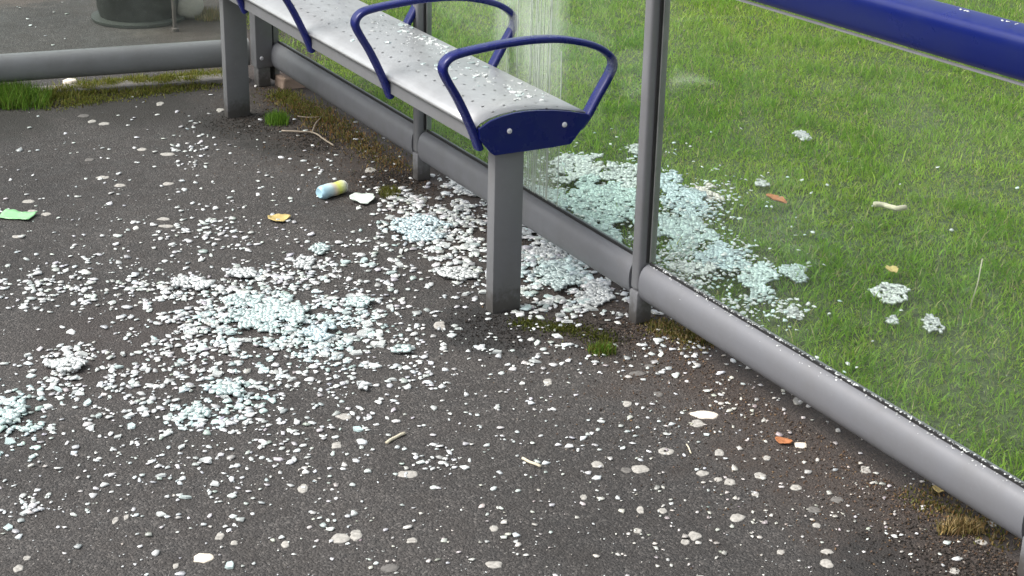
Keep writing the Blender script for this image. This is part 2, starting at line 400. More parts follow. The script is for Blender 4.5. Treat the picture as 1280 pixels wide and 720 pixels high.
# blue perch rail: rounded, slightly flattened beam in front of the right-hand bay
bm = bmesh.new()
xb, zb = 2.045, .930
prof = []
for i in range(28):
    t = 2*math.pi*i/28; c, s = math.cos(t), math.sin(t)
    a = math.copysign(abs(c)**.5, c)*.030; b = math.copysign(abs(s)**.5, s)*.043
    ta = math.radians(-17); prof.append((a*math.cos(ta)-b*math.sin(ta), a*math.sin(ta)+b*math.cos(ta)))
sweep(bm, [(xb, y, zb - .024*(y-2.0)) for y in np.linspace(YB-.03, YD-.2, 12)], prof)
br = smooth_auto(obj('perch_rail', bm, M['blue_rail'], sh), 50)
bm = bmesh.new()
sweep(bm, [(xb-.014, y, zb-.0475 - .024*(y-2.0)) for y in np.linspace(YB-.03, YD-.2, 12)], [(-.004, -.0012), (.006, -.0012), (.006, .0012), (-.004, .0012)])
obj('lit_edge_strip', bm, M['grey'], br)  # thin grey strip stands in for the beam's lit lower edge
bm = bmesh.new(); box(bm, XW-.05, XW-.02, YB-.03, YB-.017, zb-.03, zb+.03, .002); obj('bracket', bm, M['grey'], br)
adopt(sh)
# pinkish footing block beside the corner post
bm = bmesh.new(); box(bm, 2.085, 2.19, 5.29, 5.37, -.02, .040, .008)
for v in bm.verts: v.co += Vector(noise.noise_vector(v.co*20))*.006
obj('footing_block', bm, M['block'], None, label='small pinkish brown masonry block at the foot of the corner post', category='block')

# ------------------------------------------------------------------ bench
be = thing('bench', 'long narrow perforated metal bench with navy armrest loops on square grey legs', 'bench', (1.88, 4.1, 0))
X0, X1, Y0, Y1 = 1.741, 2.036, 3.222, 5.27
top = [(1.741, .480), (1.752, .488), (1.772, .496), (1.803, .5025), (1.835, .5055), (1.863, .506), (1.90, .5035), (1.938, .499), (1.985, .4905), (2.034, .479)]
bm = bmesh.new()
prof = [(1.7420, .472)] + [(1.7405, .477)] + top + [(2.036, .468)]
ys = np.linspace(Y0+.004, Y1, 16)
R1 = [[bm.verts.new((x, y, z)) for x, z in prof] for y in ys]
for A, B in zip(R1, R1[1:]):
    for i in range(len(prof)-1): bm.faces.new((A[i], A[i+1], B[i+1], B[i]))
s_o = smooth_auto(obj('seat', bm, M['seat'], be), 50)
sm = s_o.modifiers.new('thickness', 'SOLIDIFY'); sm.thickness = .0025; sm.offset = 0
bm = bmesh.new(); box(bm, 1.7475, 1.756, Y0+.01, Y1-.005, .4365, .4775, .001); obj('seat_frame', bm, M['grey_leg'], be)
bm = bmesh.new(); box(bm, 2.018, 2.030, Y0+.01, Y1-.005, .436, .468, .001); obj('seat_frame', bm, M['grey_leg'], be)
def leg(x, y):
    bm = bmesh.new(); box(bm, x, x+.079, y, y+.036, -.01, .447, .0035, 2); return smooth_auto(obj('leg', bm, M['grey_leg'], be))
leg(1.7935, 3.224+.006); leg(1.791, 5.045)
def endplate(y, bolts=True):
    pl = [(1.741, .478), (1.772, .4935), (1.803, .5005), (1.835, .5045), (1.863, .505), (1.90, .5025), (1.938, .498), (1.985, .489), (2.034, .477), (2.046, .470), (1.990, .4085), (1.94, .4075), (1.784, .4085), (1.772, .418), (1.7445, .452)]
    bm = bmesh.new(); A = [bm.verts.new((x, y-.004, z)) for x, z in pl]; B = [bm.verts.new((x, y+.004, z)) for x, z in pl]
    bm.faces.new(A); bm.faces.new(B[::-1])
    for i in range(len(pl)): bm.faces.new((A[i], A[(i+1) % len(pl)], B[(i+1) % len(pl)], B[i]))
    bmesh.ops.bevel(bm, geom=[e for e in bm.edges], offset=.0012, segments=1, affect='EDGES')
    o = obj('end_plate', bm, M['blue'], be)
    if bolts:
        bolt(o, (1.821, y-.004, .4635), (0, -1, 0), .0066); bolt(o, (1.970, y-.004, .4595), (0, -1, 0), .0066)
    return o
endplate(Y0-.004); endplate(Y1+.006, False)
def armrest(y, end=False):
    # a flat bar bent into a rounded loop across the seat
    P = [(1.7535, .424), (1.735, .472), (1.7, .545), (1.6655, .604), (1.6595, .628), (1.673, .646), (1.703, .655), (1.77, .662), (1.835, .666), (1.90, .666), (1.966, .660), (2.03, .645), (2.075, .627), (2.105, .604), (2.1125, .585), (2.105, .562), (2.075, .515), (2.045, .466), (2.022, .440)]
    path = catmull([(x, y, z) for x, z in P], 5)
    pr = []
    for i in range(16):
        t = 2*math.pi*(i+.5)/16; c, q = math.cos(t), math.sin(t)
        pr.append((math.copysign(abs(c)**.6, c)*.0170, math.copysign(abs(q)**.6, q)*.0082))
    NP = len(pr)
    bm = bmesh.new(); rings = []
    for i, p in enumerate(path):
        t = (path[min(i+1, len(path)-1)] - path[max(i-1, 0)]).normalized()
        n = t.cross(Vector((0, 1, 0))).normalized(); rings.append([bm.verts.new(p + Vector((0, a, 0)) + n*b) for a, b in pr])
    for A, B in zip(rings, rings[1:]):
        for i in range(NP): bm.faces.new((A[i], A[(i+1) % NP], B[(i+1) % NP], B[i]))
    bm.faces.new(rings[0][::-1]); bm.faces.new(rings[-1])
    return smooth_auto(obj('armrest', bm, M['blue'], be), 40)
for y in (3.2375, 3.715, 4.225, 4.745, 5.255): armrest(y)
adopt(be)

# ------------------------------------------------------------------ broken glass
def crumb_mesh(seed, flat=.30):
    r = random.Random(seed); n = r.choice((4, 5, 5, 6)); bm = bmesh.new()
    ang = sorted(2*math.pi*(i + r.uniform(-.3, .3))/n for i in range(n)); ex = r.uniform(.5, 1.0)
    lo = [bm.verts.new((math.cos(a)*.5*r.uniform(.65, 1.2), math.sin(a)*.5*ex*r.uniform(.65, 1.2), 0)) for a in ang]
    hi = [bm.verts.new((v.co.x*r.uniform(.65, 1.0), v.co.y*r.uniform(.65, 1.0), flat*r.uniform(.7, 1.0))) for v in lo]
    bm.faces.new(lo[::-1]); bm.faces.new(hi)
    for i in range(n): bm.faces.new((lo[i], lo[(i+1) % n], hi[(i+1) % n], hi[i]))
    me = bpy.data.meshes.new('glass_fragment'); bmesh.ops.recalc_face_normals(bm, faces=bm.faces); bm.to_mesh(me); bm.free(); return me
PROTO = [crumb_mesh(s) for s in range(14)]
for i, me in enumerate(PROTO): me.materials.append(M['shard'] if i % 4 else M['shard_c'])
PV = []
for me in PROTO:
    V = np.empty(len(me.vertices)*3, np.float32); me.vertices.foreach_get('co', V)
    L = np.empty(len(me.loops), np.int32); me.loops.foreach_get('vertex_index', L)
    T = np.empty(len(me.polygons), np.int32); me.polygons.foreach_get('loop_total', T)
    PV.append((V.reshape(-1, 3), L, T))
# clusters: centre, spread across, spread in depth (as seen in the photograph), count, size range mm, height of heap mm, tint, zone
W_, C_, K_ = (.66, .68, .665), (.57, .685, .67), (.52, .50, .46)
CL = [
 (330, 402, 52, 22, 560, (9, 15), 14, C_, 'pile'), (300, 400, 75, 34, 520, (8, 14), 8, W_, 'pile'), (235, 362, 55, 12, 170, (8, 14), 5, W_, 'pile'), (370, 345, 50, 14, 110, (8, 13), 3, W_, 'pile'),
 (400, 430, 38, 18, 170, (8, 14), 5, C_, 'pile'), (225, 420, 50, 26, 210, (8, 13), 3, W_, 'pile'),
 (90, 462, 32, 17, 170, (8, 14), 6, W_, 'pile'), (14, 522, 26, 20, 130, (9, 15), 6, C_, 'pile'), (60, 350, 42, 16, 120, (8, 13), 3, W_, 'pile'), (70, 375, 30, 10, 50, (8, 13), 2, W_, 'pile'), (155, 480, 50, 22, 130, (8, 13), 2, W_, 'pile'),
 (285, 492, 28, 12, 120, (9, 15), 8, C_, 'pile'), (320, 485, 60, 20, 130, (8, 14), 3, W_, 'pile'), (245, 520, 22, 8, 45, (9, 14), 3, C_, 'pile'),
 (560, 278, 42, 24, 480, (10, 16), 8, W_, 'bench'), (590, 255, 40, 14, 240, (10, 16), 8, W_, 'bench'), (590, 325, 34, 30, 260, (10, 17), 4, W_, 'bench'), (520, 250, 28, 10, 120, (9, 15), 6, W_, 'bench'), (515, 288, 22, 9, 90, (10, 15), 6, C_, 'bench'),
 (705, 340, 40, 18, 420, (11, 18), 14, C_, 'bench'), (725, 362, 36, 20, 330, (11, 19), 8, W_, 'bench'), (680, 315, 20, 18, 260, (11, 18), 12, W_, 'bench'), (765, 375, 22, 14, 110, (10, 16), 4, W_, 'bench'), (575, 232, 16, 6, 160, (10, 16), 8, W_, 'bench'), (600, 244, 14, 6, 120, (10, 16), 8, W_, 'bench'), (690, 300, 22, 9, 260, (11, 18), 12, W_, 'bench'), (735, 328, 24, 10, 260, (11, 18), 10, W_, 'bench'), (775, 352, 14, 8, 120, (11, 17), 6, W_, 'bench'), (670, 372, 16, 16, 90, (10, 16), 4, W_, 'bench'),
 (480, 360, 46, 36, 170, (9, 16), 2, W_, 'mid'), (455, 315, 34, 20, 60, (8, 14), 1, W_, 'mid'), (450, 430, 40, 26, 120, (9, 16), 2, W_, 'mid'), (520, 425, 36, 26, 70, (9, 16), 1, W_, 'mid'), (440, 400, 24, 12, 70, (9, 15), 3, C_, 'mid'), (385, 345, 18, 14, 40, (9, 15), 3, W_, 'mid'),
 (250, 290, 26, 14, 60, (8, 14), 2, W_, 'far'), (240, 195, 16, 16, 40, (8, 15), 1, W_, 'far'), (300, 300, 110, 34, 190, (7, 13), 1, W_, 'far'), (120, 280, 110, 40, 110, (7, 13), 1, W_, 'far'), (130, 200, 110, 40, 70, (7, 13), 1, W_, 'far'), (260, 170, 80, 30, 50, (7, 13), 1, W_, 'far'), (390, 220, 60, 26, 36, (7, 13), 1, W_, 'far'), (470, 165, 40, 30, 30, (7, 13), 1, W_, 'far'), (60, 25, 40, 16, 9, (9, 14), 1, W_, 'far'),
 (200, 520, 130, 36, 190, (7, 13), 1, W_, 'front'), (330, 560, 90, 34, 110, (7, 13), 1, W_, 'front'), (150, 590, 150, 50, 110, (6, 12), 1, W_, 'front'), (310, 650, 160, 40, 90, (6, 12), 1, W_, 'front'), (40, 635, 18, 9, 24, (6, 11), 3, W_, 'front'), (550, 575, 22, 9, 24, (7, 13), 2, W_, 'front'),
 (620, 500, 170, 50, 150, (6, 12), 1, W_, 'front'), (480, 470, 60, 20, 60, (7, 13), 1, W_, 'front'), (700, 440, 70, 16, 60, (8, 14), 1, W_, 'front'), (730, 560, 120, 50, 90, (5, 10), 1, W_, 'front'), (700, 660, 200, 40, 110, (4, 9), 1, K_, 'front'), (960, 640, 110, 50, 90, (4, 9), 1, K_, 'front'),
 (860, 430, 40, 20, 60, (7, 13), 2, W_, 'front'), (940, 500, 60, 36, 90, (5, 10), 1, K_, 'front'), (1140, 685, 44, 16, 16, (5, 10), 1, W_, 'front'), (1100, 620, 50, 40, 60, (4, 8), 1, K_, 'front'),
]
fx, fy, fz, fs, ft, fzone = [], [], [], [], [], []
def inv_px(px, py, z=0.0):
    d = f_[None]*F + r_[None]*(px[:, None]-640) - u_[None]*(py[:, None]-360)
    t = (z-EYE[2])/d[:, 2]; return d[:, 0]*t, d[:, 1]*t
for cx, cy, sx, sy, n, (s0, s1), hz, tc, zone in CL:
    n = int(n*(1.85 if zone == 'pile' else 1.5 if zone == 'bench' else 1.7 if zone == 'front' else 1.35))
    a, b = rng.normal(size=n), rng.normal(size=n)
    X, Y = inv_px(cx + a*sx, cy + b*sy)
    g = np.exp(-.5*(a*a+b*b)); S = rng.uniform(s0, s1, n)*rng.choice([.4, .6, .8, 1, 1.2, 1.35, 1.6, 2.0], n)/1000*1.08
    nz = vnoise(X, Y, 17, 4.4) + .6*vnoise(X, Y, 48, 1.2)
    ok = nz + rng.normal(0, .18, n) > {'pile': -.22, 'bench': -.2, 'mid': -.3}.get(zone, -.42)
    X, Y, g, S = X[ok], Y[ok], g[ok], S[ok]; n = len(X)
    fx.append(X); fy.append(Y); fz.append(rng.random(n)*hz/1000*g*.7); fs.append(S)
    ft.append(np.clip(np.array(tc)[None]*rng.choice([.55, .75, .9, 1.0, 1.05, 1.1], (n, 1))*rng.uniform(.9, 1.06, (n, 1)) + rng.normal(0, .015, (n, 3)), 0, .9)); fzone += [zone]*n
n = 900   # fine crumbs everywhere
X, Y = inv_px(rng.uniform(-40, 1150, n), 130 + 600*rng.random(n)**.9)
fx.append(X); fy.append(Y); fz.append(np.zeros(n)); fs.append(rng.uniform(.0022, .0055, n)); ft.append(np.array(W_)[None]*rng.uniform(.5, 1, (n, 1))); fzone += ['front']*n
fx, fy, fz, fs = map(np.concatenate, (fx, fy, fz, fs)); ft = np.concatenate(ft); fzone = np.array(fzone)
inside = (fx < XW+.09) & ~((fx > 1.79) & (fx < 1.868) & (fy > 3.22) & (fy < 3.275)) & ~((fx > 1.786) & (fx < 1.865) & (fy > 5.04) & (fy < 5.09))
back_ok = (fx*math.sin(SA) + fy*math.cos(SA)) < ((E0.x*math.sin(SA) + E0.y*math.cos(SA)) - .05)
keep = inside & (back_ok | (fy > 6.0))
fx, fy, fz, fs, ft, fzone = fx[keep], fy[keep], fz[keep], fs[keep], ft[keep], fzone[keep]

def rotm(n, tilt=.35):
    yaw = rng.uniform(0, 2*np.pi, n); ax = rng.normal(0, tilt, n); ay = rng.normal(0, tilt, n)
    return yaw, ax, ay
def merge(name, X, Y, Z, S, T, mat, tilt=.12, **props):
    n = len(X); yaw, ax, ay = rotm(n, tilt); kind = rng.integers(0, len(PV), n)
    Vs, Ls, Ts, Cs = [], [], [], []; off = 0
    for k in range(len(PV)):
        idx = np.where(kind == k)[0]
        if not len(idx): continue
        V, L, T_ = PV[k]; m = len(idx); P = V[None]*S[idx, None, None]*np.array([1, 1, .55])
        cx_, sx_ = np.cos(ax[idx])[:, None], np.sin(ax[idx])[:, None]
        y1, z1 = P[..., 1]*cx_-P[..., 2]*sx_, P[..., 1]*sx_+P[..., 2]*cx_; x1 = P[..., 0]
        cy_, sy_ = np.cos(ay[idx])[:, None], np.sin(ay[idx])[:, None]
        x2, z2 = x1*cy_+z1*sy_, -x1*sy_+z1*cy_
        cz_, sz_ = np.cos(yaw[idx])[:, None], np.sin(yaw[idx])[:, None]
        x3, y3 = x2*cz_-y1*sz_, x2*sz_+y1*cz_
        W = np.stack([x3+X[idx, None], y3+Y[idx, None], z2+Z[idx, None]+.001], -1).reshape(-1, 3)
        Vs.append(W); Ls.append((L[None]+(np.arange(m)*len(V))[:, None]+off).ravel()); Ts.append(np.tile(T_, m)); Cs.append(np.repeat(T[idx], len(V), 0)); off += m*len(V)
    return link(name, mesh_np(name, np.concatenate(Vs), np.concatenate(Ls), np.concatenate(Ts), np.concatenate(Cs)), mat, None, **props)

# the 300 that show largest become things of their own
px, py = to_px(fx, fy); vis = (px > 4) & (px < 1276) & (py > 4) & (py < 716)
app = fs/depth(fx, fy)*np.where(fz > .004, .45, 1.0)*np.where(vis, 1, 0)
order = np.argsort(-app); big = order[:205]; rest = order[205:]
ZL = {'pile': ('pale crumb of toughened glass lying loose in the wide spill on the open asphalt', 'glass crumbs in the spill on the open asphalt'),
      'bench': ('pale crumb of toughened glass lying round the near bench leg and under the bottom rail', 'glass crumbs round the near bench leg'),
      'mid': ('pale crumb of toughened glass lying between the wide spill and the near bench leg', 'glass crumbs between the spill and the bench leg'),
      'far': ('pale crumb of toughened glass scattered thinly towards the far end rail', 'glass crumbs near the far end rail'),
      'front': ('pale crumb of toughened glass scattered thinly over the nearest asphalt in front of the spill', 'glass crumbs on the nearest asphalt')}
def place_crumb(x, y, z, s, label, group, tilt=.25, stretch=1.0):
    k = random.randrange(len(PROTO)); o = bpy.data.objects.new('glass_fragment', PROTO[k]); COL.objects.link(o)
    o.location = (x, y, z+.001); o.scale = (s, s*stretch, s*.55); o.rotation_euler = (random.gauss(0, tilt), random.gauss(0, tilt), random.uniform(0, 6.28))
    o['label'] = label; o['category'] = 'glass fragment'; o['group'] = group
    return o
for i in big:
    lb, gp = ZL[fzone[i]]; place_crumb(float(fx[i]), float(fy[i]), float(fz[i])*.5, float(fs[i]), lb, gp, .08, random.uniform(.6, 1.1))
merge('shattered_glass', fx[rest], fy[rest], fz[rest], fs[rest], ft[rest], M['tint'], kind='stuff', label='countless small crumbs of shattered toughened glass strewn over the asphalt', category='broken glass')

# crumbs lying on the bench seat
def seat_z(x):
    xs = [p[0] for p in top]; zs = [p[1] for p in top]; return float(np.interp(x, xs, zs))
SEATC = [(1.985, 3.95, .025, .12, 34), (1.94, 3.42, .045, .10, 26), (1.86, 3.64, .03, .05, 12), (1.955, 3.72, .04, .12, 22), (1.82, 4.02, .03, .1, 8), (1.9, 4.4, .05, .3, 16)]
sc_n = 0
for cx, cy, sx, sy, n in SEATC:
    for _ in range(n):
        x, y = random.gauss(cx, sx), random.gauss(cy, sy)
        if 1.76 < x < 2.02 and 3.26 < y < 5.0 and sc_n < 92:
            sc_n += 1
            place_crumb(x, y, seat_z(x), random.uniform(.009, .024), 'pale crumb of toughened glass lying on the perforated bench seat', 'glass crumbs on the bench seat', .12)
n = 260; X = rng.normal(1.955, .045, n); Y = rng.choice([3.45, 3.62, 3.85, 4.0, 4.2], n) + rng.normal(0, .09, n)
ok = (X > 1.77) & (X < 2.02) & (Y > 3.26); X, Y = X[ok], Y[ok]
merge('seat_glass_dust', X, Y, np.array([seat_z(v) for v in X]), rng.uniform(.0025, .007, len(X)), np.array(W_)[None]*rng.uniform(.75, 1.05, (len(X), 1)), M['tint'], .1, kind='stuff', label='fine glass grit sprinkled over the perforated bench seat', category='broken glass')
# grit caught along the gasket of the right-hand bay
n = 420; Y = rng.uniform(YD+.03, 2.72, n); Y = np.where(rng.random(n) < .25, rng.uniform(2.7, YB-.03, n), Y)
X = XW - .004 - rng.exponential(.004, n); Z = ZC + R*np.sqrt(np.maximum(1-((X-XW)/.034)**2, 0)) + .0005
Z = np.where(X > XW-.0085, ZC+R+.0045, Z)
merge('rail_glass_grit', X, Y, Z, rng.uniform(.0025, .0075, n), np.array(W_)[None]*rng.uniform(.7, 1.05, (n, 1)), M['tint'], .4, kind='stuff', label='line of glass grit caught along the top of the right hand rail', category='broken glass')

# specks of glass lying along the top of the perch rail
n = 46; Y = rng.uniform(1.80, 2.45, n); X = np.where(rng.random(n) < .7, xb + .018 + rng.normal(0, .004, n), xb + rng.uniform(-.03, .01, n))
merge('perch_glass_grit', X, Y, zb - .024*(Y-2.0) + .0415 + (X-xb)*-.28, rng.uniform(.003, .008, n), np.array(W_)[None]*rng.uniform(.8, 1.1, (n, 1)), M['tint'], .2, kind='stuff', label='white glass specks caught along the top of the blue perch rail', category='broken glass')
# still-joined sheets of crazed glass
def clump(px, py, wpx, hpx, label, tint, tilt=(0, 0), z=.0, group=None, cell=.010, th=.005, name='glass_clump', rot=None):
    c = at(px, py); dp = float(depth(np.array([c.x]), np.array([c.y]))[0]); wx = wpx*dp/F*(1.0 if group == G2 else .88); 
    wy = hpx*dp/F/math.sin(math.atan2(1.6, math.hypot(c.x, c.y)))
    nx, ny = max(3, int(1.5*wx/cell)), max(3, int(1.5*wy/cell)); r = random.Random(int(px*7+py)); ph = r.uniform(0, 99)
    Vs, Ls, Ts, Cs = [], [], [], []; off = 0
    gx = [[(i-nx/2 + .5*(j % 2) + r.uniform(-.47, .47))*cell for i in range(nx+1)] for j in range(ny+1)]
    gy = [[(j-ny/2 + r.uniform(-.47, .47))*cell for i in range(nx+1)] for j in range(ny+1)]
    cells = {}
    for j in range(ny):
        for i in range(nx):
            q = [(gx[j][i], gy[j][i]), (gx[j][i+1], gy[j][i+1]), (gx[j+1][i+1], gy[j+1][i+1]), (gx[j+1][i], gy[j+1][i])]
            mx, my = sum(p[0] for p in q)/4, sum(p[1] for p in q)/4
            e = (mx/(wx/2))**2 + (my/(wy/2))**2 + noise.noise((mx*22+ph, my*22, ph))*1.5
            if e > .95 or r.random() < (.08 if group == G2 else .12) + .3*max(0, noise.noise((mx*60+ph, my*60, 9.))): continue
            cells[i, j] = q
    best, left = [], set(cells)                       # a sheet hangs together: keep its largest connected patch
    while left:
        st = [left.pop()]; comp = []
        while st:
            a, b = st.pop(); comp.append((a, b))
            for da in (-1, 0, 1):
                for db in (-1, 0, 1):
                    if (a+da, b+db) in left: left.remove((a+da, b+db)); st.append((a+da, b+db))
        if len(comp) > len(best): best = comp
    for ij in sorted(best):
            q = cells[ij]; mx, my = sum(p[0] for p in q)/4, sum(p[1] for p in q)/4
            k = 1.0; q = [(mx+(x-mx)*k, my+(y-my)*k) for x, y in q]
            h = noise.noise((mx*14+ph, my*14, 3.3))*.005 + r.uniform(0, .0008); sl_x, sl_y = r.gauss(0, .07), r.gauss(0, .07)
            lo = [(x, y, h + (x-mx)*sl_x + (y-my)*sl_y) for x, y in q]; hi = [(mx+(x-mx)*.93, my+(y-my)*.93, zz+th) for x, y, zz in lo]
            Vs += lo + hi
            for f in ((3, 2, 1, 0), (4, 5, 6, 7), (0, 1, 5, 4), (1, 2, 6, 5), (2, 3, 7, 6), (3, 0, 4, 7)): Ls += [off+a for a in f]; Ts.append(4)
            b = r.choice((.62, .8, .92, 1, 1.05))*r.uniform(.94, 1.05); Cs += [tuple(min(.9, t*b) for t in tint)]*8; off += 8
    if not Vs: return
    o = link(name, mesh_np(name, np.array(Vs), np.array(Ls), np.array(Ts), np.array(Cs)), M['tint'], None, label=label, category='glass clump')
    o.location = (c.x, c.y, z+.004); o.rotation_euler = (tilt[0], tilt[1], -YAW + (rot if rot is not None else r.uniform(-.2, .2)))
    if group: o['group'] = group
    return o
CY, CW, BL = (.58, .70, .68), (.68, .71, .695), (.56, .68, .705)
G1 = 'crazed glass sheets on the asphalt'; G2 = 'crazed glass sheets on the grass'
for (px_, py_, w_, h_, lb, tc) in [
    (525, 288, 78, 26, 'largest cyan sheet of crazed glass, left of the near bench leg', BL),
    (345, 398, 110, 30, 'broad cyan sheet of crazed glass at the middle of the open spill', CY),
    (310, 378, 70, 18, 'pale cyan sheet of crazed glass along the upper edge of the spill', CY),
    (398, 418, 52, 20, 'bluish sheet of crazed glass at the right end of the spill', BL),
    (288, 492, 46, 22, 'cyan lump of crazed glass below the middle of the spill', CY),
    (250, 520, 36, 12, 'small cyan lump of crazed glass at the lower edge of the spill', CY),
    (240, 358, 54, 16, 'white sheet of crazed glass at the upper left of the spill', CW),
    (84, 460, 44, 18, 'white sheet of crazed glass in the left patch of crumbs', CW),
    (12, 522, 34, 26, 'cyan sheet of crazed glass at the left edge of the picture', CY),
    (401, 313, 22, 14, 'small greenish lump of crazed glass alone on the asphalt above the spill', CY),
    (380, 332, 24, 16, 'small white lump of crazed glass just above the spill', CW),
    (575, 345, 58, 14, 'long white sliver sheet of crazed glass just left of the near bench leg', CW),
    (500, 441, 26, 10, 'small greenish sheet of crazed glass right of the spill', CY),
    (455, 525-40, 20, 8, 'tiny pale sheet of crazed glass in front of the spill', CW),
    (700, 345, 60, 40, 'thick cyan sheet of crazed glass right of the near bench leg', CY),
    (745, 372, 46, 28, 'white sheet of crazed glass in front of the middle post', CW),
    (690, 312, 60, 24, 'white sheet of crazed glass tucked under the bottom rail', CW),
    (590, 240, 40, 12, 'white sheet of crazed glass lying under the rail beside the far post', CW),
    (448, 383, 30, 14, 'greenish sheet of crazed glass between the spill and the bench leg', CY),
    (300, 345, 40, 12, 'white sheet of crazed glass above the middle of the spill', CW)]:
    clump(px_, py_, w_, h_, lb, tc, (random.uniform(-.05, .05), random.uniform(-.05, .05)), .003, G1)
LAWN = [
    (720, 218, 74, 46, 'pale ragged sheet of crazed glass farthest out on the grass behind the bench end', CW), (755, 262, 100, 56, 'big pale sheet of crazed glass on the grass left of the middle post', CY),
    (690, 262, 60, 44, 'milky sheet of crazed glass behind the streaked pane', CY), (780, 235, 56, 34, 'greenish ridge of crazed glass left of the middle post', CW), (735, 300, 90, 30, 'low cyan sheet of crazed glass against the rail left of the middle post', CY),
    (850, 262, 76, 44, 'bluish sheet of crazed glass on the grass just right of the middle post', BL), (885, 252, 34, 18, 'pinkish white lump of crazed glass on the edge of the heap', (.82, .76, .68)),
    (855, 305, 80, 40, 'broken cyan sheet of crazed glass by the rail right of the middle post', CY), (905, 335, 80, 34, 'wide pale sheet of crazed glass against the right hand rail', BL), (950, 365, 46, 40, 'upright cyan lump of crazed glass at the right of the heap', CY),
    (992, 350, 32, 32, 'separate greenish lump of crazed glass in the grass right of the heap', CY), (870, 345, 70, 18, 'white flat sheet of crazed glass lying along the right hand rail', CW), (1110, 375, 58, 24, 'white slab lying alone in the grass at the right', (.80, .83, .80)),
    (1168, 413, 30, 16, 'small white piece in the grass at the far right', CW), (1004, 177, 24, 10, 'small white piece far out in the grass under the blue rail', CW), (953, 236, 18, 10, 'small white piece in the grass above the heap', CW),
    (990, 400, 26, 12, 'small white lump near the right hand rail at the heap end', CW), (1115, 408, 16, 9, 'tiny white piece in the grass below the white slab', CW), (800, 195, 26, 16, 'small white lump beside the middle post out on the grass', CW)]
for (px_, py_, w_, h_, lb, tc) in LAWN:
    lone = w_ < 33 or px_ > 1000
    clump(px_, py_, w_*(.85 if lone else .88), h_*(.8 if lone else .85), lb, tuple(t*(.82 if lone else 1) for t in tc), (random.uniform(.0, .22), random.uniform(-.15, .15)), .012 if lone else .020, G2, .008 if lone else .010, .005)
LC = [(720, 215, 40, 20, 160), (760, 250, 46, 30, 420), (700, 262, 34, 26, 320), (730, 300, 46, 18, 260), (855, 265, 34, 24, 320), (860, 310, 36, 28, 380), (915, 335, 40, 18, 330), (950, 365, 26, 22, 220), (985, 405, 22, 12, 90), (850, 335, 36, 12, 320), (900, 362, 36, 12, 300), (945, 390, 30, 10, 200), (800, 300, 26, 14, 160), (690, 240, 30, 30, 200), (660, 225, 20, 14, 80), (820, 235, 30, 14, 120), (895, 255, 40, 20, 120), (940, 260, 60, 30, 60), (780, 200, 40, 18, 60), (1040, 430, 50, 30, 36), (1000, 300, 110, 70, 60)]
lx, ly, lz, ls_, lt_ = [], [], [], [], []
for cx, cy, sx, sy, n in LC:
    n = int(n*.72); a, b = rng.normal(size=n), rng.normal(size=n); X, Y = inv_px(cx+a*sx, cy+b*sy)
    lx.append(X); ly.append(Y); lz.append(.012 + rng.random(n)*.025*np.exp(-.5*(a*a+b*b))); ls_.append(rng.uniform(.008, .017, n)); lt_.append(1.12*np.array([C_, W_, W_])[rng.integers(0, 3, n)]*rng.uniform(.85, 1.05, (n, 1)))
lx, ly, lz, ls_, lt_ = np.concatenate(lx), np.concatenate(ly), np.concatenate(lz), np.concatenate(ls_), np.concatenate(lt_)
ok = (lx > XW+.03) & (vnoise(lx, ly, 9, 6.6) + .6*vnoise(lx, ly, 26, 2.2) + rng.normal(0, .12, len(lx)) > -.10); lx, ly, lz, ls_, lt_ = lx[ok], ly[ok], lz[ok], ls_[ok], lt_[ok]
merge('lawn_glass', lx, ly, lz, ls_, lt_, M['tint'], .25, kind='stuff', label='heap of loose glass crumbs spread on the grass behind the rail', category='broken glass')

# ------------------------------------------------------------------ lawn
def in_poly(X, Y, P):
    c = np.zeros(len(X), bool); j = len(P)-1
    for i in range(len(P)):
        (xi, yi), (xj, yj) = P[i], P[j]; t = ((yi > Y) != (yj > Y)) & (X < (xj-xi)*(Y-yi)/(yj-yi+1e-12)+xi); c ^= t; j = i
    return c
def blades(name, X, Y, Z, Hh, Wd, lean, cols, mat, **props):
    n = len(X); az = rng.uniform(0, 2*np.pi, n); la = rng.uniform(0, 2*np.pi, n)
    dx, dy = np.cos(az)*Wd/2, np.sin(az)*Wd/2; ex, ey = np.cos(la)*lean*Hh, np.sin(la)*lean*Hh
    hm = Hh*.55; ht = Hh*np.sqrt(np.maximum(.08, 1-lean**2))
    V = np.stack([np.stack([X-dx, Y-dy, Z], -1), np.stack([X+dx, Y+dy, Z], -1), np.stack([X+dx*.8+ex*.35, Y+dy*.8+ey*.35, Z+hm*.95*ht/Hh*1.05], -1), np.stack([X-dx*.8+ex*.35, Y-dy*.8+ey*.35, Z+hm*.95*ht/Hh*1.05], -1), np.stack([X+ex, Y+ey, Z+ht], -1)], 1)
    base = (np.arange(n)*5)[:, None]; L = (np.array([0, 1, 2, 3, 3, 2, 4])[None]+base).ravel(); T = np.tile([4, 3], n)
    return link(name, mesh_np(name, V.reshape(-1, 3), L, T, np.repeat(cols, 5, 0)), mat, None, **props)
LP = [(XW+.085, .9), (XW+.085, 5.55), (2.5, 7.4), (3.0, 7.4), (4.3, 6.9), (6.6, 5.6), (6.2, 4.6), (3.2, 1.9), (2.6, .9)]
n = 330000; X = rng.uniform(2.1, 6.7, n); Y = rng.uniform(.9, 7.4, n); k = in_poly(X, Y, LP); X, Y = X[k], Y[k]
G = 150; gx = np.linspace(2, 7, G); gy = np.linspace(.5, 7.5, G)
def grid_noise(s, seed):
    return np.array([[noise.noise((a*s+seed, b*s, seed)) for a in gx] for b in gy])
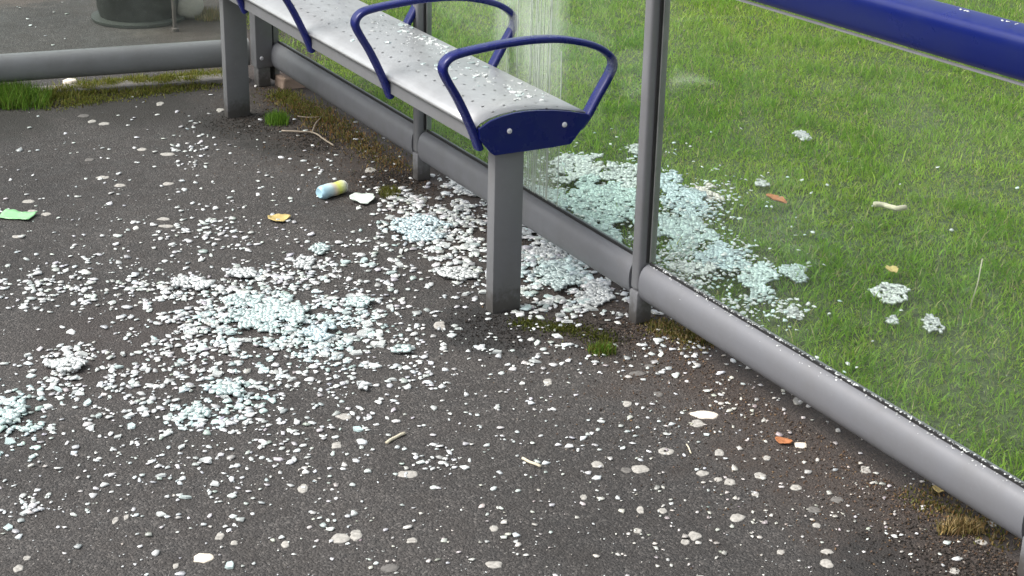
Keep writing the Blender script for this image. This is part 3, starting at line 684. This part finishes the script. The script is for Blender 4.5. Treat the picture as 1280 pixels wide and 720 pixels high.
def samp(g, X, Y):
    i = np.clip((X-2)/5*(G-1), 0, G-1.001); j = np.clip((Y-.5)/7*(G-1), 0, G-1.001); i0, j0 = i.astype(int), j.astype(int); u, v = i-i0, j-j0
    return g[j0, i0]*(1-u)*(1-v)+g[j0, i0+1]*u*(1-v)+g[j0+1, i0]*(1-u)*v+g[j0+1, i0+1]*u*v
N1, N2, N3 = samp(grid_noise(1.3, 3.1), X, Y), samp(grid_noise(5.5, 7.7), X, Y), samp(grid_noise(13, 1.7), X, Y)
# thin the blades where glass lies
heap = np.zeros(len(X)); hpx, hpy = to_px(X, Y, .02)
for cx, cy, sx, sy, m in LC[:16]: heap = np.maximum(heap, np.exp(-.5*(((hpx-cx)/sx)**2+((hpy-cy)/sy)**2)))
keep = (rng.random(len(X)) > heap*.42) & (rng.random(len(X)) < .66 + .95*N3 + .5*N2)
X, Y, N1, N2, N3 = X[keep], Y[keep], N1[keep], N2[keep], N3[keep]; n = len(X)
edge = np.clip((X-XW-.06)/.12, .55, 1)
Hh = (.016 + .022*N2 + .026*N3 + rng.gamma(2, .0055, n))*edge
c0, c1, c2, c3 = np.array([.24, .42, .035]), np.array([.38, .52, .07]), np.array([.15, .31, .03]), np.array([.42, .41, .17])
mixv = np.clip(.45 + .9*N1 - .5*N2 - .9*N3 + rng.normal(0, .22, n), 0, 1)[:, None]; cols = c2*(1-mixv) + c1*mixv
cols = np.where(rng.random((n, 1)) < .3, c0, cols); cols = np.where(rng.random((n, 1)) < .07 + .05*np.clip(N1, 0, 1)[:, None], c3, cols)
cols = cols*rng.uniform(.8, 1.2, (n, 1))
blades('grass', X, Y, np.full(n, -.004), np.maximum(Hh, .008), rng.uniform(.0022, .0046, n), np.clip(rng.beta(3.2, 1.6, n)*1.0, 0, .95), cols, M['grass'], kind='stuff', label='short mown green lawn behind the glass panes', category='grass')

n = 300000; X2 = rng.uniform(2.1, 6.7, n); Y2 = rng.uniform(.9, 7.4, n); k = in_poly(X2, Y2, LP); X2, Y2 = X2[k], Y2[k]
hpx, hpy = to_px(X2, Y2, .02); heap = np.zeros(len(X2))
for cx, cy, sx, sy, m in LC[:16]: heap = np.maximum(heap, np.exp(-.5*(((hpx-cx)/sx)**2+((hpy-cy)/sy)**2)))
k = rng.random(len(X2)) > heap*.5; X2, Y2 = X2[k], Y2[k]; n = len(X2)
M1 = samp(grid_noise(2.2, 5.5), X2, Y2); M2 = samp(grid_noise(8, 9.1), X2, Y2)
mv = np.clip(.5+.8*M1-.6*M2+rng.normal(0, .28, n), 0, 1)[:, None]
cu = np.array([.17, .33, .03])*(1-mv)+np.array([.40, .52, .07])*mv
cu = np.where(rng.random((n, 1)) < .10, np.array([.40, .36, .17]), cu)*rng.uniform(.7, 1.25, (n, 1))
blades('turf', X2, Y2, np.full(n, -.004), rng.uniform(.007, .021, n), rng.uniform(.0016, .0034, n), np.clip(rng.beta(3, 1.5, n), 0, .95), cu, M['grass'], kind='stuff', label='close short turf filling the lawn between the longer blades', category='grass')

def tuft(name, px_, py_, wpx, hpx, n, hh, cset, label, cat='grass tuft', mat='grass', lean=(2, 3), wd=(.0015, .0032), split=False):
    a, b = [np.where(np.abs(q) > 1.6, rng.uniform(-.9, .9, n), q)*.42 for q in (rng.normal(size=n), rng.normal(size=n))]; X, Y = inv_px(px_+a*wpx, py_+b*hpx); c = at(px_, py_)
    g = np.exp(-.5*(a*a+b*b)*2.5); cols = np.array(cset)[rng.integers(0, len(cset), n)]*rng.uniform(.75, 1.25, (n, 1))
    o = blades(name, X-c.x, Y-c.y, np.zeros(n), hh*(.35+.65*g)*rng.uniform(.5, 1.1, n), rng.uniform(*wd, n), rng.beta(*lean, n), cols, M[mat], label=label, category=cat)
    o.location = c; return o
gr = [(.12, .24, .025), (.18, .31, .04), (.08, .17, .02)]; dry = [(.30, .21, .08), (.22, .14, .06), (.12, .10, .03), (.36, .28, .14)]; olive = [(.13, .14, .025), (.20, .19, .05), (.07, .08, .015)]
tuft('grass_tuft', 10, 128, 80, 16, 3000, .085, gr + [(.16, .2, .04)], 'thick green grass tuft below the left end of the end rail')
tuft('grass_tuft', 346, 153, 22, 8, 500, .048, gr, 'small bright green tuft just right of the far bench leg')
tuft('grass_tuft', 752, 440, 26, 9, 420, .030, olive + gr, 'small olive green tuft in front of the middle post')
tuft('grass_tuft', 487, 243, 20, 9, 260, .03, olive, 'small olive tuft between the can and the far post')
tuft('dry_grass_tuft', 1200, 664, 44, 9, 420, .035, dry, 'dry brown grass tuft near the bottom of the right hand rail', mat='litter')
# moss along the end rail and foot of the wall: one soft mass
mx_, my_, mz_, mh_, mc_ = [], [], [], [], []
def moss(pts, n, w, hh, cset, nz=.02):
    P = [at(*p) for p in pts]; t = rng.random(n)*(len(P)-1); i = t.astype(int); u = t-i
    A = np.array([[p.x, p.y] for p in P]); Q = A[i]*(1-u)[:, None] + A[np.minimum(i+1, len(P)-1)]*u[:, None] + rng.normal(0, w, (n, 2))
    mx_.append(Q[:, 0]); my_.append(Q[:, 1]); g = .6+.5*vnoise(Q[:, 0], Q[:, 1], 14, 2.)
    mz_.append(np.zeros(n)); mh_.append(hh*np.clip(g, .1, 1.3)*rng.uniform(.5, 1.2, n)); mc_.append(np.array(cset)[rng.integers(0, len(cset), n)]*rng.uniform(.7, 1.25, (n, 1)))
mo = [(.17, .20, .03), (.27, .28, .06), (.12, .15, .02), (.22, .19, .05)]
moss([(50, 122), (110, 113), (160, 107), (205, 104), (265, 96)], 9000, .034, .040, mo)
moss([(70, 132), (120, 124), (200, 114), (262, 106)], 3600, .030, .020, mo + [(.06, .05, .03)])
moss([(650, 405), (690, 408), (720, 412), (770, 430)], 1500, .022, .012, [(.07, .09, .012), (.12, .13, .02), (.05, .06, .01)])
moss([(820, 405), (850, 418), (880, 428)], 1300, .028, .016, olive + dry)
moss([(352, 122), (400, 146), (440, 172), (505, 212)], 3000, .040, .020, olive + dry + [(.34, .20, .07), (.20, .10, .04)])
moss([(345, 118), (372, 128), (400, 150)], 900, .03, .026, mo + olive)
moss([(1150, 618), (1200, 648), (1262, 676)], 900, .03, .014, dry + olive + [(.30, .16, .06)])
cat_ = np.concatenate
mh = np.maximum(cat_(mh_), .004); nn = len(mh)
blades('moss', cat_(mx_), cat_(my_), cat_(mz_), mh, rng.uniform(.002, .005, nn), rng.beta(2, 1.6, nn)*.9, cat_(mc_), M['grass'], kind='stuff', label='yellow green moss along the end rail and the foot of the wall', category='moss')
# leaf litter and grit along the back rail
n = 11000; Y = rng.uniform(1.4, 5.35, n); X = XW - .0 - rng.exponential(.085, n)*(1 + .6*np.sin(Y*3.1)) ; hx, hy = to_px(X, Y)
ok = ~((Y > 3.05) & (Y < 4.1) & (rng.random(n) < .8)) & (X > 1.55); X, Y = X[ok], Y[ok]; n = len(X)
cs = np.array([(.045, .028, .018), (.10, .06, .035), (.13, .085, .06), (.03, .022, .016), (.22, .19, .16), (.17, .11, .06), (.09, .065, .05)])[rng.integers(0, 7, n)]*rng.uniform(.7, 1.2, (n, 1))
merge('leaf_litter', X, Y, np.zeros(n), rng.uniform(.002, .0065, n), cs, M['litter'], .5, kind='stuff', label='brown leaf crumbs and grit gathered along the back rail', category='litter')
# dark crumbly soil round the feet
n = 7000; cc = np.array([(1.77, 3.15, .075), (1.98, 3.0, .06), (1.83, 4.98, .08), (1.95, 4.70, .07), (2.0, 4.24, .05), (2.01, 1.88, .085), (2.03, 1.78, .07)]); k = rng.integers(0, len(cc), n)
X = cc[k, 0]+rng.normal(size=n)*cc[k, 2]; Y = cc[k, 1]+rng.normal(size=n)*cc[k, 2]*1.1; ok = X < XW; X, Y = X[ok], Y[ok]; n = len(X)
merge('soil_crumbs', X, Y, np.zeros(n), rng.uniform(.002, .007, n), np.array([(.016, .014, .012), (.03, .024, .02), (.022, .02, .017)])[rng.integers(0, 3, n)], M['litter'], .5, kind='stuff', label='dark crumbly soil heaped round the feet of the legs and posts', category='soil')
# fine pale grit on the asphalt
n = 3200; X, Y = inv_px(rng.uniform(-60, 1300, n), 110+640*rng.random(n)); ok = (X < XW-.03) & ((X*math.sin(SA)+Y*math.cos(SA)) < 5.55); X, Y = X[ok], Y[ok]; n = len(X)
merge('grit', X, Y, np.zeros(n), rng.uniform(.0012, .0036, n), np.array([(.22, .21, .19), (.12, .11, .10), (.35, .33, .30), (.02, .02, .018), (.5, .48, .45)])[rng.integers(0, 5, n)], M['litter'], .6, kind='stuff', label='fine pale grit sprinkled over the dark asphalt', category='grit')

# ------------------------------------------------------------------ flattened pale spots on the asphalt
def spot(px_, py_, wpx, hpx, mat, label, cat='gum spot', group=None, name='gum_spot', z=.0008, th=.0009):
    c = at(px_, py_); dp = float(depth(np.array([c.x]), np.array([c.y]))[0]); a = wpx*dp/F/2; b = hpx*dp/F/2/math.sin(math.atan2(1.6, math.hypot(c.x, c.y)))
    r = random.Random(int(px_*13+py_*7)); ph = r.uniform(0, 50); bm = bmesh.new(); n = 18
    def ring(k, zz): return [bm.verts.new((math.cos(t)*a*k*(1+.34*noise.noise((math.cos(t)*1.5+ph, math.sin(t)*1.5, ph))+.12*noise.noise((math.cos(t)*4+ph, math.sin(t)*4, ph))), math.sin(t)*b*k*(1+.34*noise.noise((math.cos(t)*1.5+ph, math.sin(t)*1.5, ph))+.12*noise.noise((math.cos(t)*4+ph, math.sin(t)*4, ph))), zz)) for t in np.linspace(0, 2*math.pi, n+1)[:-1]]
    r0, r1, r2 = ring(1, -z), ring(.9, th*.8), ring(.5, th)
    for A, B in ((r0, r1), (r1, r2)):
        for i in range(n): bm.faces.new((A[i], A[(i+1) % n], B[(i+1) % n], B[i]))
    bm.faces.new(r2); bm.faces.new(r0[::-1])
    o = obj(name, bm, M[mat], None, True, label=label, category=cat); o.location = (c.x, c.y, z); o.rotation_euler.z = -YAW
    if group: o['group'] = group
    return o
GS = [(510, 593, 25, 10), (430, 521, 19, 7), (421, 557, 14, 9), (425, 673, 24, 13), (445, 669, 16, 14), (515, 676, 15, 7), (618, 706, 22, 10), (747, 581, 17, 9), (801, 587, 22, 10), (831, 564, 20, 7), (730, 622, 9, 7), (801, 638, 10, 9), (685, 478, 12, 9), (784, 505, 12, 7), (828, 639, 12, 6), (857, 678, 12, 7), (618, 661, 11, 8), (797, 664, 12, 6),
      (872, 530, 20, 9), (899, 566, 14, 9), (835, 565, 20, 8), (878, 592, 17, 7), (898, 600, 12, 6), (912, 603, 16, 8), (950, 595, 15, 8), (959, 573, 10, 6), (944, 618, 10, 6), (995, 610, 15, 7), (922, 648, 19, 10), (1082, 588, 13, 9), (868, 670, 18, 11), (1021, 657, 10, 6), (1034, 690, 16, 6), (1034, 705, 17, 10), (976, 691, 10, 6), (1193, 714, 14, 8), (997, 502, 14, 9), (1226, 678, 16, 8), (1241, 655, 14, 8),
      (379, 611, 14, 11), (275, 671, 11, 10), (357, 681, 11, 8), (23, 711, 12, 9), (34, 698, 10, 6), (293, 679, 10, 6), (220, 708, 8, 7), (144, 651, 8, 8), (158, 647, 7, 7), (129, 222, 16, 4), (210, 193, 18, 4), (178, 187, 12, 4), (130, 155, 14, 4), (545-335, 230, 14, 4), (150, 232, 14, 4), (208, 283, 20, 4), (205, 274, 16, 4), (36, 252, 16, 4), (40, 265, 14, 5), (58, 268, 12, 4), (22, 296, 14, 4), (275, 138, 10, 5), (200, 130, 10, 5), (115, 152, 10, 4), (550, 407, 15, 12), (463, 213, 16, 7)]
for g in GS: spot(*g, 'gum', 'flat pale round spot stuck to the dark asphalt', group='pale spots stuck to the asphalt')
for g in [(783, 588, 15, 7), (1047, 625, 16, 8), (1018, 638, 18, 8), (488, 711, 22, 10), (823, 493, 14, 6), (797, 467, 20, 6), (812, 458, 14, 4), (105, 145, 15, 4), (112, 200, 12, 4)]: spot(*g, 'gumgrey', 'flat greyish worn spot stuck to the dark asphalt', group='greyish spots stuck to the asphalt')
spot(254, 698, 27, 12, 'cream', 'large cream oval spot on the asphalt at the bottom edge left', th=.0014)
spot(881, 519, 36, 11, 'cream', 'longest cream flat spot on the asphalt near the right hand rail', th=.0014)
spot(1001, 557, 16, 8, 'cream', 'small pinkish cream spot beside the orange leaf', th=.0014)
spot(88, 106, 18, 5, 'cream', 'cream oval pebble on the kerb under the end rail', 'pebble', None, 'pebble', .013, .006)

# ------------------------------------------------------------------ litter things
def lathe(bm, prof, axis='X', n=28):
    rings = [[bm.verts.new((x, math.cos(t)*r, math.sin(t)*r)) for t in np.linspace(0, 2*math.pi, n+1)[:-1]] for x, r in prof]
    for A, B in zip(rings, rings[1:]):
        for i in range(n): bm.faces.new((A[i], A[(i+1) % n], B[(i+1) % n], B[i]))
    bm.faces.new(rings[0][::-1]); bm.faces.new(rings[-1]); return bm
bm = bmesh.new()
lathe(bm, [(-.0475, .014), (-.0485, .0165), (-.0470, .0190), (-.042, .0225), (-.036, .0235), (.034, .0235), (.040, .0228), (.0445, .0205), (.0460, .0195), (.0470, .0200), (.0460, .0175)])
bmesh.ops.subdivide_edges(bm, edges=[e for e in bm.edges if abs(e.verts[0].co.x-e.verts[1].co.x) > .03], cuts=7)
for v in bm.verts:                                   # dented body
    q = Vector(noise.noise_vector(v.co*38)); v.co += q*.0022
    if -.02 < v.co.x < .03 and v.co.z > 0: v.co.z -= .004*max(0, 1-abs(v.co.x-.012)/.02)
c = at(415, 236, .022)
cn = thing('drink_can', 'small pale blue and yellow can lying on its side on the asphalt', 'can', (c.x, c.y, 0))
cb = smooth_auto(obj('can_body', bm, M['can'], cn), 40); cb.location = (0, 0, .0232)
bm = bmesh.new(); lathe(bm, [(.0472, .0168), (.0478, .0160), (.0474, .006), (.0474, .001)]); cl_ = smooth_auto(obj('can_end', bm, M['bolt'], cn)); cl_.location = (0, 0, .0232)
cn.rotation_euler.z = -YAW + .80; cn.scale = (.98, .86, .86)
# pale curved scrap
def scrap(name, px_, py_, wpx, hpx, mat, label, cat, curl=.012, z=.004, rot=0.0, pts=None):
    c = at(px_, py_); dp = float(depth(np.array([c.x]), np.array([c.y]))[0]); a = wpx*dp/F; b = hpx*dp/F/math.sin(math.atan2(1.6, math.hypot(c.x, c.y)))
    bm = bmesh.new(); N, K = 10, 5; r = random.Random(int(px_+py_*3)); ph = r.uniform(0, 30); g = []
    for j in range(K+1):
        row = []
        for i in range(N+1):
            u, v = i/N-.5, j/K-.5; wv = 1-.75*abs(2*u)**2.2 if pts is None else 1
            x, y = u*a, v*b*wv + b*.10*noise.noise((u*5+ph, v*3, 0)); row.append(bm.verts.new((x, y, curl*(4*u*u*.6 + (2*v)**2*.4) + .005*noise.noise((u*4+ph, v*4, 2)))))
        g.append(row)
    for j in range(K):
        for i in range(N): bm.faces.new((g[j][i], g[j][i+1], g[j+1][i+1], g[j+1][i]))
    o = obj(name, bm, M[mat], None, True, label=label, category=cat); o.location = (c.x, c.y, z); o.rotation_euler.z = -YAW+rot
    md = o.modifiers.new('thickness', 'SOLIDIFY'); md.thickness = .0014
    return o
scrap('plastic_scrap', 453, 251, 31, 13, 'lid', 'pale green white curved plastic scrap lying just right of the can', 'plastic scrap', .010, .004, .3)
scrap('wrapper', 22, 271, 42, 9, 'wrap', 'green and white sweet wrapper on the asphalt at the left edge', 'wrapper', .006, .003, -.15, 1)
scrap('fallen_leaf', 349, 275, 28, 9, 'yleaf', 'pale yellow leaf on the asphalt below the far bench leg', 'leaf', .008, .003, .2)
scrap('fallen_leaf', 979, 554, 22, 7, 'oleaf', 'orange brown leaf on the asphalt near the right hand rail', 'leaf', .006, .003, -.5)
scrap('fallen_leaf', 969, 262, 12, 12, 'oleaf', 'small orange leaf standing in the grass right of the glass heap', 'leaf', .01, .03, .6)
scrap('fallen_leaf', 1113, 353, 14, 8, 'yleaf', 'small yellow leaf in the grass above the white slab', 'leaf', .008, .034, .2)
scrap('fallen_leaf', 1174, 616, 18, 8, 'yleaf', 'small yellowish leaf tucked under the right hand rail', 'leaf', .006, .006, -.4)
def twig(pts, r, label, mat='twig', z=.008, name='twig', cat='twig', branch=None):
    P = [at(x, y, z) for x, y in pts]; bm = bmesh.new(); path = catmull(P, 4)
    for q in path: q.z += .003*noise.noise(q*40)
    sweep(bm, path, circ(r, 6))
    if branch: sweep(bm, catmull([at(x, y, z) for x, y in branch], 4), circ(r*.7, 6))
    o = obj(name, bm, M[mat], None, True, label=label, category=cat)
    return o
twig([(352, 163), (372, 165), (392, 166), (405, 174), (417, 182)], .0028, 'pale forked twig lying right of the far bench leg', branch=[(390, 166), (394, 155), (401, 147)])
twig([(372, 146), (390, 147), (404, 145)], .0022, 'short pale twig above the forked twig')
twig([(1092, 256), (1105, 256), (1120, 261), (1132, 259)], .008, 'thick pale stick lying in the grass at the right', 'stick', .035, 'stick', 'stick')
twig([(483, 553), (495, 546), (506, 541)], .0035, 'pale splinter lying on the asphalt in the foreground', 'stick', .004, 'splinter', 'splinter')
twig([(653, 573), (664, 578), (676, 583)], .0030, 'pale splinter pointing down to the right in the foreground', 'stick', .004, 'splinter', 'splinter')
twig([(858, 555), (861, 560), (864, 566)], .0016, 'short thin stalk on the asphalt below the longest cream spot', 'stick', .004, 'splinter', 'splinter')
# tall pale grass stalks
for k, (x, y, x2, y2, lb) in enumerate([(1212, 386, 1226, 322, 'tall pale grass stalk standing in the lawn at the right edge')]):
    b = at(x, y, 0); t = b + Vector((.02, 0, .13)); bm = bmesh.new(); sweep(bm, [b, b.lerp(t, .5)+Vector((.006, 0, 0)), t], circ(.0016, 5), up=Vector((0, 1, 0))); obj('grass_stalk', bm, M['stick'], None, True, label=lb, category='grass stalk')

# ------------------------------------------------------------------ beyond the end panel
c = at(180, 31)
bn = thing('litter_bin', 'dark green round bin standing behind the grubby end pane', 'bin', (c.x+.02, c.y+.12, 0))
def lathe_z(prof, n=36):
    bm = bmesh.new(); rings = [[bm.verts.new((math.cos(t)*r, math.sin(t)*r, z)) for t in np.linspace(0, 2*math.pi, n+1)[:-1]] for r, z in prof]
    for A, B in zip(rings, rings[1:]):
        for i in range(n): bm.faces.new((A[i], A[(i+1) % n], B[(i+1) % n], B[i]))
    bm.faces.new(rings[0][::-1]); bm.faces.new(rings[-1]); return bm
smooth_auto(obj('bin_body', lathe_z([(.145, .0), (.155, .01), (.165, .05), (.185, .25), (.195, .6), (.195, .85), (.17, .92), (.08, .96)]), M['bin'], bn), 40)
smooth_auto(obj('bin_base', lathe_z([(.17, .0), (.19, .004), (.192, .014), (.166, .018)]), M['rim'], bn), 40)
c = at(223, 42); pl = thing('pole', 'thin brown pole standing beside the dark green bin', 'pole', (c.x, c.y+.04, 0))
bm = bmesh.new(); sweep(bm, [(0, 0, 0), (0, 0, 1.2), (0, 0, 2.4)], circ(.008, 12), up=Vector((0, 1, 0))); smooth_auto(obj('shaft', bm, M['pole'], pl))
smooth_auto(obj('ground_collar', lathe_z([(.016, 0), (.016, .012), (.009, .016)]), M['pole'], pl))
c = at(243, 26); bm = bmesh.new(); bmesh.ops.create_icosphere(bm, subdivisions=3, radius=.06)
for v in bm.verts: v.co = Vector((v.co.x, v.co.y*.7, v.co.z*.95)) + Vector(noise.noise_vector(v.co*16))*.006
o = obj('round_stone', bm, M['stone'], None, True, label='pale round stone beside the pole behind the end pane', category='stone'); o.location = (c.x, c.y+.05, .05)
tuft('grass_tuft', 262, 22, 26, 8, 500, .05, dry + olive, 'dry straggly grass behind the end pane near the corner post', mat='litter')
